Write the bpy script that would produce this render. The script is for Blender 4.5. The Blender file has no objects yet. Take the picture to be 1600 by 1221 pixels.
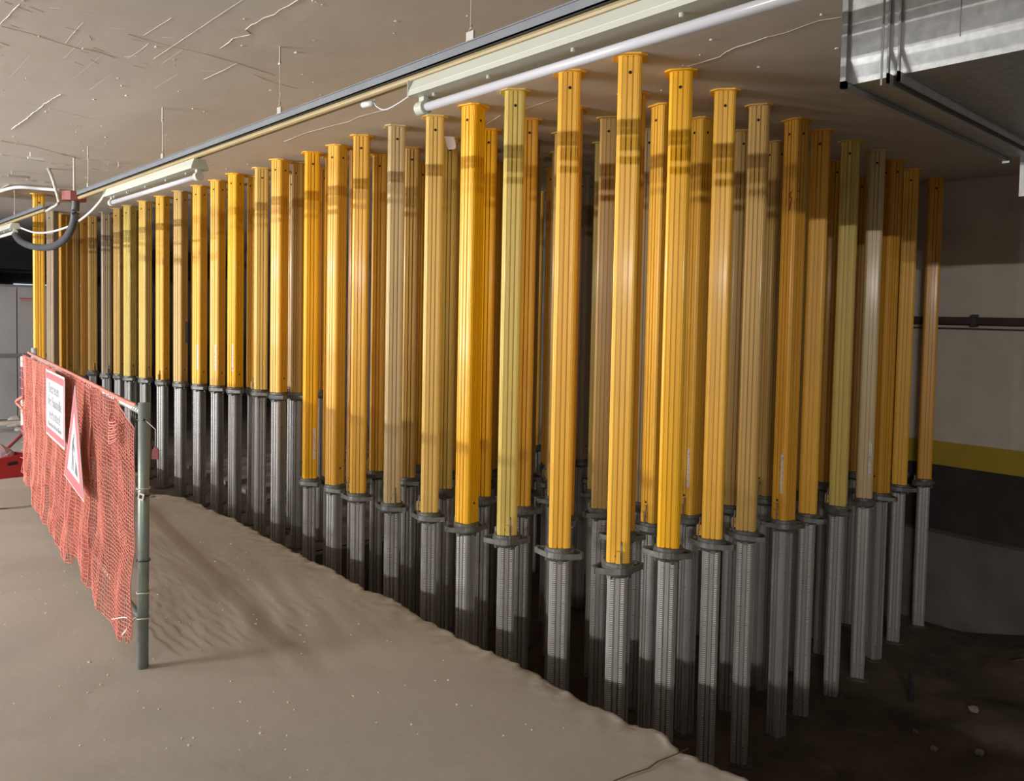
import bpy, bmesh, math, random
from mathutils import Vector, Matrix, noise
random.seed(11)
C = bpy.context.scene.collection
sc = bpy.context.scene
PI = math.pi

# ------------------------------------------------------------------ camera
cd = bpy.data.cameras.new('camera'); cam = bpy.data.objects.new('camera', cd); C.objects.link(cam)
cd.sensor_width = 36.0
cd.lens = 1231.12 / 1600 * 36.0
cd.shift_y = -(610.5 - 541.41) / 1600
cd.clip_start = 0.02
RX = (0.672487, 0.739857, 0.0192987); RY = (-0.0442022, 0.014121, 0.9989228); RZ = (0.7387875, -0.6726159, 0.0421995)
m = Matrix.Identity(4)
for i in range(3):
    m[i][0] = RX[i]; m[i][1] = RY[i]; m[i][2] = RZ[i]
m.translation = (0, 0, 1.54)
cam.matrix_world = m
sc.camera = cam

# ------------------------------------------------------------------ light and exposure
sc.view_settings.view_transform = 'Standard'; sc.view_settings.look = 'None'
sc.view_settings.gamma = 1.0; sc.view_settings.use_curve_mapping = False
sc.view_settings.exposure = 0.14
w = bpy.data.worlds.new('world'); sc.world = w; w.use_nodes = True
w.node_tree.nodes['Background'].inputs[0].default_value = (0.5, 0.55, 0.65, 1)
w.node_tree.nodes['Background'].inputs[1].default_value = 0.0

def area(name, loc, target, sx, sy, power, col):
    l = bpy.data.lights.new(name, 'AREA'); l.shape = 'RECTANGLE'; l.size = sx; l.size_y = sy
    l.energy = power; l.color = col
    o = bpy.data.objects.new(name, l); C.objects.link(o); o.location = loc
    d = Vector(target) - Vector(loc)
    o.rotation_euler = d.to_track_quat('-Z', 'Y').to_euler()
    return o
# the fluorescent row over the neighbouring aisle, behind the camera
WARM = (1.0, 0.945, 0.865)
area('aisle_tube_light_a', (-5.7, -4.6, 2.27), (-5.7, 0, 2.05), 1.5, 0.05, 310, WARM)
area('aisle_tube_light_b', (-9.2, -4.6, 2.27), (-9.2, 0, 2.05), 1.5, 0.05, 170, WARM)
area('aisle_tube_light_c', (3.6, -4.6, 2.27), (1.5, 0, 2.05), 1.5, 0.05, 215, WARM)
# added fill light, low at far left behind, aimed up to brighten the ceiling
area('ceiling_fill_light', (-8.5, -6.8, 0.6), (-4.5, 0.0, 2.9), 4.5, 1.2, 520, (0.93, 0.96, 1.0))

# ------------------------------------------------------------------ materials
def nm(name):
    mt = bpy.data.materials.new(name); mt.use_nodes = True
    return mt, mt.node_tree, mt.node_tree.nodes['Principled BSDF']
def ramp(nt, pts):
    r = nt.nodes.new('ShaderNodeValToRGB')
    e = r.color_ramp.elements
    while len(e) < len(pts): e.new(0.5)
    for q, (p_, c_) in zip(e, pts): q.position = p_; q.color = (*c_, 1)
    return r
def mat(name, col, rough=0.6, metal=0.0, var=0.12, scale=6.0, bump=0.0, bscale=40.0, stretch=(1, 1, 1), coat=0.0, spec=0.5, dirt=None, dirt_scale=3.0, dirt_amt=0.5, emit=None, det=6):
    mt, nt, b = nm(name)
    b.inputs['Roughness'].default_value = rough; b.inputs['Metallic'].default_value = metal
    b.inputs['Specular IOR Level'].default_value = spec
    b.inputs['Coat Weight'].default_value = coat; b.inputs['Coat Roughness'].default_value = 0.15
    tc = nt.nodes.new('ShaderNodeTexCoord'); mp = nt.nodes.new('ShaderNodeMapping')
    mp.inputs['Scale'].default_value = stretch
    geo = nt.nodes.new('ShaderNodeNewGeometry')
    nt.links.new(geo.outputs['Position'], mp.inputs['Vector'])
    n = nt.nodes.new('ShaderNodeTexNoise'); n.inputs['Scale'].default_value = scale; n.inputs['Detail'].default_value = det
    nt.links.new(mp.outputs[0], n.inputs['Vector'])
    lo = tuple(c * (1 - var) for c in col); hi = tuple(min(1, c * (1 + var)) for c in col)
    r = ramp(nt, [(0.3, lo), (0.7, hi)]); nt.links.new(n.outputs['Fac'], r.inputs[0])
    out = r.outputs[0]
    if dirt:
        n2 = nt.nodes.new('ShaderNodeTexNoise'); n2.inputs['Scale'].default_value = dirt_scale; n2.inputs['Detail'].default_value = det + 1; n2.inputs['Roughness'].default_value = 0.65
        nt.links.new(mp.outputs[0], n2.inputs['Vector'])
        r2 = ramp(nt, [(0.52, (0, 0, 0)), (0.68, (dirt_amt,) * 3)]); nt.links.new(n2.outputs['Fac'], r2.inputs[0])
        mx = nt.nodes.new('ShaderNodeMix'); mx.data_type = 'RGBA'
        nt.links.new(r2.outputs[0], mx.inputs[0]); nt.links.new(out, mx.inputs[6]); mx.inputs[7].default_value = (*dirt, 1)
        out = mx.outputs[2]
    nt.links.new(out, b.inputs['Base Color'])
    if bump:
        n3 = nt.nodes.new('ShaderNodeTexNoise'); n3.inputs['Scale'].default_value = bscale; n3.inputs['Detail'].default_value = 8
        nt.links.new(mp.outputs[0], n3.inputs['Vector'])
        bp = nt.nodes.new('ShaderNodeBump'); bp.inputs['Strength'].default_value = bump; bp.inputs['Distance'].default_value = 0.01
        nt.links.new(n3.outputs['Fac'], bp.inputs['Height']); nt.links.new(bp.outputs[0], b.inputs['Normal'])
    if emit:
        b.inputs['Emission Color'].default_value = (*emit[:3], 1); b.inputs['Emission Strength'].default_value = emit[3]
    return mt
M = {}
M['ceiling'] = mat('ceiling_paint', (0.61, 0.575, 0.53), 0.75, var=0.05, scale=1.2, bump=0.22, bscale=7, dirt=(0.54, 0.47, 0.41), dirt_scale=1.6, dirt_amt=0.35)
M['slab'] = mat('slab_concrete', (0.325, 0.30, 0.268), 0.85, var=0.07, scale=2.2, bump=0.12, bscale=20, dirt=(0.26, 0.235, 0.20), dirt_scale=1.3, dirt_amt=0.6)
M['slab_edge'] = mat('broken_slab_edge', (0.40, 0.37, 0.33), 0.9, var=0.2, scale=14, bump=0.9, bscale=40)
M['yard'] = mat('yard_asphalt', (0.36, 0.36, 0.37), 0.85, var=0.12, scale=4, bump=0.3, bscale=60)
M['pit'] = mat('pit_dirt', (0.085, 0.062, 0.045), 0.95, var=0.35, scale=3.5, bump=0.8, bscale=14, dirt=(0.17, 0.13, 0.10), dirt_scale=2.2, dirt_amt=0.7)
M['pit_upper'] = mat('pit_gravel', (0.20, 0.16, 0.135), 0.95, var=0.3, scale=5, bump=0.8, bscale=18)
M['wall'] = mat('wall_paint', (0.52, 0.48, 0.44), 0.85, var=0.07, scale=2.5, bump=0.2, bscale=30, dirt=(0.33, 0.29, 0.25), dirt_scale=2, dirt_amt=0.4)
M['wall_yellow'] = mat('wall_yellow_stripe', (0.36, 0.255, 0.02), 0.7, var=0.08, scale=5, bump=0.2, bscale=40)
M['wall_black'] = mat('wall_black_band', (0.022, 0.018, 0.018), 0.75, var=0.2, scale=4, bump=0.3, bscale=30, dirt=(0.06, 0.05, 0.048), dirt_scale=3.2, dirt_amt=0.35)
M['wall_raw'] = mat('raw_concrete', (0.13, 0.118, 0.105), 0.9, var=0.22, scale=3, bump=0.6, bscale=16, dirt=(0.07, 0.058, 0.05), dirt_scale=1.8, dirt_amt=0.7)
M['galv'] = mat('galvanised_sheet', (0.42, 0.43, 0.43), 0.45, metal=0.8, var=0.16, scale=38, bump=0.05, bscale=60)
M['galv_dark'] = mat('galvanised_flange', (0.26, 0.26, 0.26), 0.5, metal=0.6, var=0.12, scale=30)
M['lamp_white'] = mat('lamp_white_enamel', (0.50, 0.52, 0.455), 0.45, var=0.03, scale=5)
M['tube_glass'] = mat('tube_glass', (0.56, 0.565, 0.62), 0.25, var=0.01, scale=5, coat=0.2, emit=(0.9, 0.92, 1.0, 0.06))
M['rail_grey'] = mat('cable_rail_grey', (0.17, 0.185, 0.21), 0.5, metal=0.3, var=0.08, scale=8)
M['conduit'] = mat('tan_conduit', (0.36, 0.28, 0.14), 0.5, var=0.08, scale=8)
M['wire'] = mat('wire_grey', (0.45, 0.43, 0.40), 0.5, metal=0.4, var=0.1)
M['cable_white'] = mat('white_cable', (0.68, 0.70, 0.74), 0.45, var=0.05)
M['hose'] = mat('dark_hose', (0.055, 0.058, 0.07), 0.5, var=0.2)
M['red_box'] = mat('red_junction_plastic', (0.21, 0.04, 0.035), 0.5, var=0.15, scale=14)
M['plywood'] = mat('plywood', (0.42, 0.34, 0.25), 0.7, var=0.15, scale=7, stretch=(1, 5, 1))
M['post'] = mat('galvanised_green_post', (0.235, 0.28, 0.26), 0.45, metal=0.35, var=0.10, scale=12, dirt=(0.15, 0.16, 0.155), dirt_scale=9, dirt_amt=0.5)
M['rail_shiny'] = mat('bright_rail', (0.62, 0.64, 0.66), 0.35, metal=0.6, var=0.08, scale=20)
M['net'] = mat('orange_red_net', (0.56, 0.185, 0.145), 0.6, var=0.15, scale=14)
M['tie'] = mat('black_tie', (0.02, 0.02, 0.02), 0.4)
M['tie_white'] = mat('white_tie', (0.60, 0.57, 0.50), 0.5)
M['sign_white'] = mat('sign_white', (0.60, 0.62, 0.67), 0.4, var=0.03)
M['sign_red'] = mat('sign_red', (0.60, 0.13, 0.15), 0.4, var=0.08)
M['sign_black'] = mat('sign_black', (0.10, 0.11, 0.12), 0.5, var=0.1)
M['sign_text'] = mat('sign_faded_text', (0.27, 0.28, 0.32), 0.5, var=0.15)
M['alu'] = mat('inner_tube_aluminium', (0.40, 0.395, 0.39), 0.40, metal=0.4, var=0.10, scale=4, stretch=(2, 2, 0.5), dirt=(0.24, 0.21, 0.18), dirt_scale=4, dirt_amt=0.35, det=2)
M['foot'] = mat('dirty_foot_plate', (0.10, 0.08, 0.065), 0.8, var=0.3, scale=20)
M['cast'] = mat('cast_steel_nut', (0.17, 0.175, 0.165), 0.5, metal=0.5, var=0.25, scale=25, bump=0.15, bscale=90)
M['lever'] = mat('latch_lever_steel', (0.20, 0.19, 0.17), 0.55, metal=0.5, var=0.2, scale=20)
M['hole'] = mat('bolt_hole_dark', (0.008, 0.007, 0.006), 0.9)
M['white_sticker'] = mat('worn_white_sticker', (0.66, 0.63, 0.60), 0.5, var=0.10, scale=60, dirt=(0.22, 0.08, 0.06), dirt_scale=70, dirt_amt=0.9)
M['red_paint'] = mat('red_marker_paint', (0.33, 0.045, 0.03), 0.6)
M['grey_patch'] = mat('grey_paint_patch', (0.14, 0.15, 0.15), 0.6)
M['wood'] = mat('old_plank', (0.30, 0.27, 0.24), 0.8, var=0.25, scale=6, stretch=(6, 0.7, 6))
M['crate'] = mat('red_crate_plastic', (0.55, 0.03, 0.04), 0.4, var=0.06)
M['rag'] = mat('mauve_cloth', (0.42, 0.30, 0.36), 0.9, var=0.2, scale=12)
M['pole_red'] = mat('barrier_red', (0.16, 0.02, 0.03), 0.5, var=0.15)
M['pole_white'] = mat('barrier_white', (0.66, 0.62, 0.58), 0.5, var=0.1)
M['panel'] = mat('grey_hoarding_panel', (0.25, 0.25, 0.265), 0.55, var=0.10, scale=1.4, dirt=(0.17, 0.17, 0.19), dirt_scale=1.1, dirt_amt=0.6)
M['panel_dark'] = mat('dark_hoarding_rail', (0.13, 0.13, 0.14), 0.55)
M['navy'] = mat('dark_navy_beam', (0.016, 0.018, 0.028), 0.6, var=0.1)
M['far_rib'] = mat('far_ceiling_rib', (0.26, 0.25, 0.28), 0.8)
M['slit'] = mat('daylight_slit', (0.8, 0.85, 0.9), 0.6, emit=(0.8, 0.9, 1.0, 0.85))
M['rubble'] = mat('rubble', (0.33, 0.30, 0.27), 0.95, var=0.3, scale=12, bump=0.6, bscale=30)
M['card'] = mat('white_card', (0.66, 0.58, 0.57), 0.7, var=0.04)
M['pipe_dark'] = mat('dark_wall_pipe', (0.05, 0.042, 0.04), 0.5, var=0.2)
YEL = {'bright': ((0.90, 0.475, 0.004), 'bright yellow', 0.0), 'golden': ((0.84, 0.465, 0.045), 'golden yellow', 0.15), 'orange': ((0.72, 0.36, 0.035), 'orange yellow', 0.25),
       'pale': ((0.78, 0.53, 0.14), 'pale yellow', 0.3), 'olive': ((0.68, 0.52, 0.13), 'olive yellow', 0.35), 'beige': ((0.62, 0.47, 0.24), 'faded beige', 0.35),
       'tan': ((0.58, 0.36, 0.095), 'dull tan yellow', 0.35), 'worn': ((0.38, 0.29, 0.19), 'worn brownish grey', 0.45)}
for k, (c_, _, d_) in YEL.items():
    M['y_' + k] = mat('prop_paint_' + k, c_, 0.42, var=0.04, scale=3, stretch=(1.5, 1.5, 0.5), coat=0.12, dirt=tuple(x * 0.72 + 0.03 for x in c_), dirt_scale=4, dirt_amt=d_ * 0.7, det=1)
# scale strip: alloy with engraved centimetre ticks along its own length
mt, nt, b = nm('scale_strip_ticks'); b.inputs['Roughness'].default_value = 0.5; b.inputs['Metallic'].default_value = 0.3
tc = nt.nodes.new('ShaderNodeTexCoord'); sx = nt.nodes.new('ShaderNodeSeparateXYZ'); nt.links.new(tc.outputs['Object'], sx.inputs[0])
def mth(op, a, b_=None):
    n = nt.nodes.new('ShaderNodeMath'); n.operation = op
    for i, v in enumerate((a, b_)):
        if v is None: continue
        if isinstance(v, (int, float)): n.inputs[i].default_value = v
        else: nt.links.new(v, n.inputs[i])
    return n.outputs[0]
fr = mth('FRACT', mth('MULTIPLY', sx.outputs[2], 100.0)); tick = mth('LESS_THAN', fr, 0.42)
fr10 = mth('FRACT', mth('MULTIPLY', sx.outputs[2], 10.0)); big = mth('LESS_THAN', fr10, 0.05)
fac = mth('MAXIMUM', mth('MULTIPLY', tick, 0.8), mth('MULTIPLY', big, 0.9))
mx = nt.nodes.new('ShaderNodeMix'); mx.data_type = 'RGBA'; nt.links.new(fac, mx.inputs[0])
mx.inputs[6].default_value = (0.66, 0.65, 0.63, 1); mx.inputs[7].default_value = (0.03, 0.028, 0.025, 1)
nt.links.new(mx.outputs[2], b.inputs['Base Color']); M['scale'] = mt

# ------------------------------------------------------------------ helpers
class MB:
    def __init__(s): s.v = []; s.f = []; s.mi = []; s.cur = 0
    def add(s, vs, fs):
        o = len(s.v); s.v += [tuple(v) for v in vs]; s.f += [tuple(i + o for i in f) for f in fs]; s.mi += [s.cur] * len(fs)
    def box(s, x0, x1, y0, y1, z0, z1, rot=None):
        vs = [Vector((x, y, z)) for z in (z0, z1) for y in (y0, y1) for x in (x0, x1)]
        if rot: vs = [rot @ v for v in vs]
        s.add(vs, [(0, 2, 3, 1), (4, 5, 7, 6), (0, 1, 5, 4), (2, 6, 7, 3), (0, 4, 6, 2), (1, 3, 7, 5)])
    def prism(s, pts, z0, z1, rot=None, caps=True):
        n = len(pts); vs = [Vector((x, y, z0)) for x, y in pts] + [Vector((x, y, z1)) for x, y in pts]
        if rot: vs = [rot @ v for v in vs]
        fs = [(i, (i + 1) % n, (i + 1) % n + n, i + n) for i in range(n)]
        if caps: fs += [tuple(reversed(range(n))), tuple(range(n, 2 * n))]
        s.add(vs, fs)
    def tube(s, path, r, n=8, caps=True):
        P = [Vector(p) for p in path]; rings = []
        up = Vector((0, 0, 1))
        for i, p in enumerate(P):
            t = (P[min(i + 1, len(P) - 1)] - P[max(i - 1, 0)]).normalized()
            a = t.cross(up if abs(t.z) < 0.95 else Vector((1, 0, 0))).normalized(); b_ = t.cross(a)
            rr = r[i] if isinstance(r, (list, tuple)) else r
            rings.append([p + a * math.cos(2 * PI * k / n) * rr + b_ * math.sin(2 * PI * k / n) * rr for k in range(n)])
        vs = [v for q in rings for v in q]; fs = []
        for i in range(len(P) - 1):
            for k in range(n):
                fs.append((i * n + k, i * n + (k + 1) % n, (i + 1) * n + (k + 1) % n, (i + 1) * n + k))
        if caps: fs += [tuple(range(n)), tuple(reversed(range((len(P) - 1) * n, len(P) * n)))]
        s.add(vs, fs)
    def build(s, name, mats, parent=None, smooth=False, loc=None, rz=0.0):
        me = bpy.data.meshes.new(name); me.from_pydata(s.v, [], s.f)
        for q in (mats if isinstance(mats, (list, tuple)) else [mats]): me.materials.append(q)
        me.polygons.foreach_set('material_index', s.mi)
        bm = bmesh.new(); bm.from_mesh(me); bmesh.ops.recalc_face_normals(bm, faces=bm.faces); bm.to_mesh(me); bm.free()
        if smooth: me.polygons.foreach_set('use_smooth', [True] * len(me.polygons))
        me.update()
        o = bpy.data.objects.new(name, me); C.objects.link(o)
        if parent: o.parent = parent
        if loc: o.location = loc
        o.rotation_euler.z = rz
        return o
def tag(o, label=None, cat=None, group=None, kind=None):
    if label: o['label'] = label
    if cat: o['category'] = cat
    if group: o['group'] = group
    if kind: o['kind'] = kind
    return o
def empty(name, loc, label, cat, group=None, rz=0.0):
    o = bpy.data.objects.new(name, None); C.objects.link(o); o.location = loc; o.rotation_euler.z = rz; o.empty_display_size = 0.1
    return tag(o, label, cat, group)
def struct(mb, name, mats, **k):
    o = mb.build(name, mats, **k)
    if not o.parent: o['kind'] = 'structure'
    return o
def smooth_path(pts, n=6):
    P = [Vector(p) for p in pts]; out = []
    for i in range(len(P) - 1):
        p0 = P[max(i - 1, 0)]; p1 = P[i]; p2 = P[i + 1]; p3 = P[min(i + 2, len(P) - 1)]
        for k in range(n):
            t = k / n
            out.append(0.5 * ((2 * p1) + (p2 - p0) * t + (2 * p0 - 5 * p1 + 4 * p2 - p3) * t * t + (3 * p1 - p0 - 3 * p2 + p3) * t ** 3))
    return out + [P[-1]]

# ------------------------------------------------------------------ setting: slab floor, pit, walls, ceiling
CEIL = 2.7; PIT = -0.99; PITU = -0.41
def n1(x, s=0.0): return noise.noise(Vector((x, s, 3.3)))
def edge_y(x):
    y = 2.335 + 0.024 * n1(x * 2.3) + 0.026 * n1(x * 8, 5) + 0.016 * n1(x * 26, 9) + 0.008 * n1(x * 60, 2)
    if abs(x + 1.72) < 0.12: y += 0.035 * (1 - abs(x + 1.72) / 0.12)
    if x < -6.45: y -= min(0.17, (-6.45 - x) * 0.7)
    return y
def slab_z(x, y):
    # raised concrete strip running across the slab at its far end
    z = 0.0
    if x < -6.86: z += 0.12 * max(0.0, min(1.0, (-6.86 - x) / 0.16)) * (1 - max(0.0, min(1.0, (-7.42 - x) / 0.06)))
    # trowel ripples near the fence
    g = max(0, 1 - math.hypot((x + 3.9) / 1.3, (y - 1.75) / 0.55))
    z += g * 0.0035 * math.sin(34 * (y + 0.22 * x) + 4 * n1(x * 1.3, y * 2))
    return z + 0.003 * noise.noise(Vector((x * 1.2, y * 1.2, 0)))
mb = MB(); xs = []
x = -7.52
while x < 7.0: xs.append(x); x += 0.02 if x < 0 else 0.1
rows = []
for x in xs:
    e = edge_y(x); r = []
    for y in (-9.0, -3.0, -1.0, 0.0, 0.5, 0.9, 1.1, 1.25): r.append((x, y, slab_z(x, y)))
    y = 1.3
    while y < 2.16: r.append((x, y, slab_z(x, y))); y += 0.035
    for dy in (-0.14, -0.10, -0.06, -0.035, -0.018): r.append((x, e + dy - 0.0, slab_z(x, e) - 0.0012 * (dy + 0.14) * 10 + 0.012 * noise.noise(Vector((x * 18, dy * 26, 2))) * (dy + .16) * 8))
    r.append((x, e - 0.006, -0.006 + 0.004 * n1(x * 40, 1)))
    r.append((x, e + 0.002, -0.022 + 0.008 * n1(x * 17, 2)))
    rows.append(r)
nr = len(rows[0])
mb.add([p for r in rows for p in r], [(i * nr + k, (i + 1) * nr + k, (i + 1) * nr + k + 1, i * nr + k + 1) for i in range(len(rows) - 1) for k in range(nr - 1)])
slab = struct(mb, 'floor', M['slab'], smooth=True)
mb = MB(); rr = []
for x in xs:
    e = edge_y(x); r = [(x, e + 0.002, -0.022 + 0.008 * n1(x * 17, 2))]
    for z, d in ((-0.05, 0.0), (-0.12, -0.015), (-0.22, -0.03), (-0.36, -0.02), (-0.6, -0.02), (-1.05, -0.03)):
        r.append((x, e + d + 0.014 * noise.noise(Vector((x * 9, z * 9, 1))), z))
    rr.append(r)
nr = 7
mb.add([p for r in rr for p in r], [(i * nr + k, (i + 1) * nr + k, (i + 1) * nr + k + 1, i * nr + k + 1) for i in range(len(rr) - 1) for k in range(nr - 1)])
mb.build('slab_edge_face', M['slab_edge'], slab, smooth=True)
# saw joint and hairline cracks in the slab (thin dark grooves)
def ribbon(pts, wd, z, mb, jit=0.0):
    for (x0, y0), (x1, y1) in zip(pts, pts[1:]):
        d = Vector((x1 - x0, y1 - y0)); L = max(d.length, 1e-6); nx, ny = -d.y / L * wd / 2, d.x / L * wd / 2
        mb.add([(x0 - nx, y0 - ny, z), (x0 + nx, y0 + ny, z), (x1 + nx, y1 + ny, z), (x1 - nx, y1 - ny, z)], [(0, 1, 2, 3)])
mb = MB()
ribbon([(-1.585, 2.33), (-1.59, 2.27), (-1.605, 2.18), (-1.60, 2.12), (-1.618, 2.05), (-1.627, 1.99), (-1.64, 1.8), (-1.655, 1.5)], 0.006, 0.0052, mb)
mb.build('slab_joint', M['tie'], slab)
mb = MB()
ribbon([(-6.84, 0.3), (-6.85, 0.8), (-6.87, 1.1), (-6.82, 1.25), (-6.85, 1.42), (-6.82, 2.0)], 0.018, 0.008, mb)
mb.build('slab_crack', M['tie'], slab)
# pale specks pressed into the slab
mb = MB()
for i in range(230):
    x = random.uniform(-5.2, -0.6); y = random.uniform(0.3, 2.1); s = random.uniform(0.002, 0.006) * (1.6 if random.random() < 0.15 else 1)
    a = random.random() * PI
    pts = [(x + s * math.cos(a + k * PI / 3) * random.uniform(.7, 1.3), y + 0.7 * s * math.sin(a + k * PI / 3)) for k in range(6)]
    z = slab_z(x, y); mb.prism(pts, z - 0.001, z + 0.0025)
o = mb.build('pale_specks', M['tie_white'], slab); o['kind'] = 'stuff'

# yard floor further left
mb = MB(); mb.box(-27, -7.5, -9, 2.2, -0.15, 0.0); struct(mb, 'floor_yard', M['yard'])
mb = MB(); mb.box(-27, -7.5, 2.2, 2.26, -1.0, 0.0); struct(mb, 'trim_1', M['wall_raw'])
# pit floors
def bumpy(x0, x1, y0, y1, z, st, f):
    mb = MB(); nx = int((x1 - x0) / st) + 1; ny = int((y1 - y0) / st) + 1
    mb.add([(x0 + i * st, y0 + j * st, z + f(x0 + i * st, y0 + j * st)) for i in range(nx) for j in range(ny)],
           [(i * ny + j, (i + 1) * ny + j, (i + 1) * ny + j + 1, i * ny + j + 1) for i in range(nx - 1) for j in range(ny - 1)])
    return mb
def pitf(x, y):
    z = 0.0
    if x > -2.1:
        k = min(1, (x + 2.1) / 0.4)
        z += k * 0.03 * (noise.noise(Vector((x * 2.2, y * 2.2, 0))) + 0.3)
        for cx, cy, r, h in ((-1.35, 5.45, 0.55, 0.10), (-1.0, 4.7, 0.6, 0.16), (-0.6, 5.3, 0.5, 0.12), (-1.5, 6.6, 0.5, 0.05)):
            d = math.hypot(x - cx, y - cy) / r
            if d < 1: z += k * h * (1 - d * d) ** 2
    if x > -2.2 and y > 6.2: z += .13 * min(1, (x + 2.2) / .7) * min(1, (y - 6.2) / .8)
    return z
struct(bumpy(-5.66, 7.0, 2.25, 7.2, PIT, 0.06, pitf), 'floor_pit', M['pit'], smooth=True)
struct(bumpy(-27, -5.6, 2.25, 7.2, PITU, 0.15, lambda x, y: 0.0), 'floor_pit_upper', M['pit_upper'], smooth=True)
mb = MB(); mb.box(-5.68, -5.6, 2.3, 7.15, PIT - .05, PITU - 0.002); struct(mb, 'trim_2', M['wall_raw'])
# walls
mb = MB(); mb.box(-4.2, 7.0, 7.1, 7.3, -1.1, CEIL); struct(mb, 'wall_back', M['wall'])
mb = MB(); mb.box(-27, -4.2, 7.1, 7.3, -1.1, CEIL); struct(mb, 'wall_rear_shade', M['panel_dark'])  # dark colour stands in for the shade deep behind the left props
mb = MB(); mb.box(-4.2, 7.0, 7.095, 7.11, 0.335, 0.535); struct(mb, 'trim_3', M['wall_yellow'])
mb = MB(); mb.box(-4.2, 7.0, 7.093, 7.11, -0.23, 0.335); struct(mb, 'trim_4', M['wall_black'])
mb = MB()
for i in range(84):
    x0 = -5.6 + i * 0.15; x1 = x0 + 0.15
    f = lambda x: 7.03 + 0.012 * n1(x * 2.5, 4)
    g = lambda x: -0.215 + 0.012 * n1(x * 3, 8)
    mb.add([(x0, f(x0) - .02, -1.1), (x1, f(x1) - .02, -1.1), (x1, f(x1), g(x1) - .02), (x0, f(x0), g(x0) - .02), (x1, 7.11, g(x1)), (x0, 7.11, g(x0))], [(0, 1, 2, 3), (3, 2, 4, 5)])
struct(mb, 'trim_5', M['wall_raw'], smooth=False)
mb = MB(); mb.box(7.0, 7.2, -9, 7.3, -1.1, CEIL); struct(mb, 'wall_right', M['wall'])
mb = MB(); mb.box(-27, 7.2, -9.2, -9, -0.2, CEIL); struct(mb, 'wall_front', M['wall'])
# ceiling: painted board-marked concrete, gentle ribs further back
mb = MB(); mb.box(-17.2, 7.2, -9.2, 7.3, CEIL, CEIL + 0.25); ceil = struct(mb, 'ceiling', M['ceiling'])
def ridge(mb, pts, wd=0.012, h=0.005, jit=0.25, zb=CEIL):
    P = []
    for (x0, y0), (x1, y1) in zip(pts, pts[1:]):
        n = max(1, int(math.hypot(x1 - x0, y1 - y0) / 0.05))
        for k in range(n):
            t = k / n; P.append((x0 + (x1 - x0) * t + random.uniform(-1, 1) * wd * jit, y0 + (y1 - y0) * t + random.uniform(-1, 1) * wd * jit))
    P.append(pts[-1])
    for (x0, y0), (x1, y1) in zip(P, P[1:]):
        L = math.hypot(x1 - x0, y1 - y0) or 1; s = wd / 2 * random.uniform(.6, 1.3); nx, ny = -(y1 - y0) / L * s, (x1 - x0) / L * s; hh = h * random.uniform(.6, 1.3)
        mb.add([(x0 - nx, y0 - ny, zb + .001), (x0 + nx, y0 + ny, zb + .001), (x1 + nx, y1 + ny, zb + .001), (x1 - nx, y1 - ny, zb + .001), (x0, y0, zb - hh), (x1, y1, zb - hh)],
               [(0, 4, 5, 3), (1, 2, 5, 4), (0, 1, 4), (3, 5, 2)])
CR = [
([(-2.761,1.413),(-2.855,1.414),(-2.924,1.409),(-2.981,1.417),(-3.052,1.403),(-3.129,1.405),(-3.156,1.398),(-3.231,1.406),(-3.274,1.448),(-3.378,1.411),(-3.437,1.421),(-3.552,1.425)], .009, .006),
([(-3.933,0.651),(-3.951,0.771),(-3.996,0.896),(-4.014,0.972),(-4.000,1.035),(-4.036,1.126),(-4.022,1.178)], .014, .006),
([(-4.0,.98),(-4.0,1.03),(-4.03,1.12)], .05, .012),
([(-3.648,1.069),(-3.666,1.139),(-3.679,1.265),(-3.672,1.405),(-3.701,1.584),(-3.752,1.786)], .014, .006),
([(-3.595,0.661),(-3.750,0.654),(-3.915,0.648)], .010, .006), ([(-3.637,0.893),(-3.810,0.898),(-3.985,0.906)], .008, .003), ([(-3.713,1.173),(-3.879,1.178),(-4.002,1.172)], .008, .003),
([(-4.949,1.102),(-5.253,1.087),(-5.797,1.093),(-6.186,1.084)], .02, .008), ([(-5.349,0.882),(-5.326,1.037),(-5.390,1.217),(-5.458,1.411),(-5.423,1.627)], .02, .003),
([(-5.164,2.527),(-4.791,2.506),(-4.488,2.523),(-4.324,2.541),(-4.163,2.520),(-3.927,2.538)], .014, .006),
([(-2.215,3.080),(-2.116,3.073),(-2.025,3.062),(-1.981,3.033),(-1.915,3.004),(-1.829,2.999),(-1.747,2.984)], .010, .006),
([(-1.750,2.990),(-1.665,2.991),(-1.567,2.969),(-1.516,2.962),(-1.446,2.985)], .010, .005), ([(-1.446,2.985),(-1.2,2.97),(-.9,3.0)], .008, .003),
([(-3.688,1.569),(-3.889,1.567),(-4.083,1.557)], .010, .004), ([(-6.658,1.097),(-6.759,1.356),(-6.989,1.667),(-6.982,2.069)], .05, .012), ([(-7.282,1.199),(-7.358,1.475),(-7.415,1.720),(-7.431,2.021)], .06, .014),
([(-2.901,1.265),(-3.136,1.263),(-3.441,1.263),(-3.923,1.262)], .006, .003), ([(-3.321,1.137),(-3.615,1.123),(-3.640,1.066)], .008, .003), ([(-3.314,3.080),(-3.138,3.060),(-3.003,3.047)], .01, .004),
([(-3.751,3.166),(-3.523,3.081)], .012, .005), ([(-3.804,1.693),(-3.861,1.786),(-3.879,1.847),(-3.885,1.968)], .02, .006), ([(-8.518,1.401),(-8.575,1.718),(-8.632,2.115)], .06, .02), ([(-6.238,3.119),(-5.977,3.117)], .012, .006)]
for k in range(10):   # faint broken board joints in the rough field
    y = 0.35 + k * 0.12; xa = random.uniform(-4.6, -3.2); CR.append(([(xa, y), (xa - random.uniform(.15, .6), y + .005)], .004, .0012))
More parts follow.
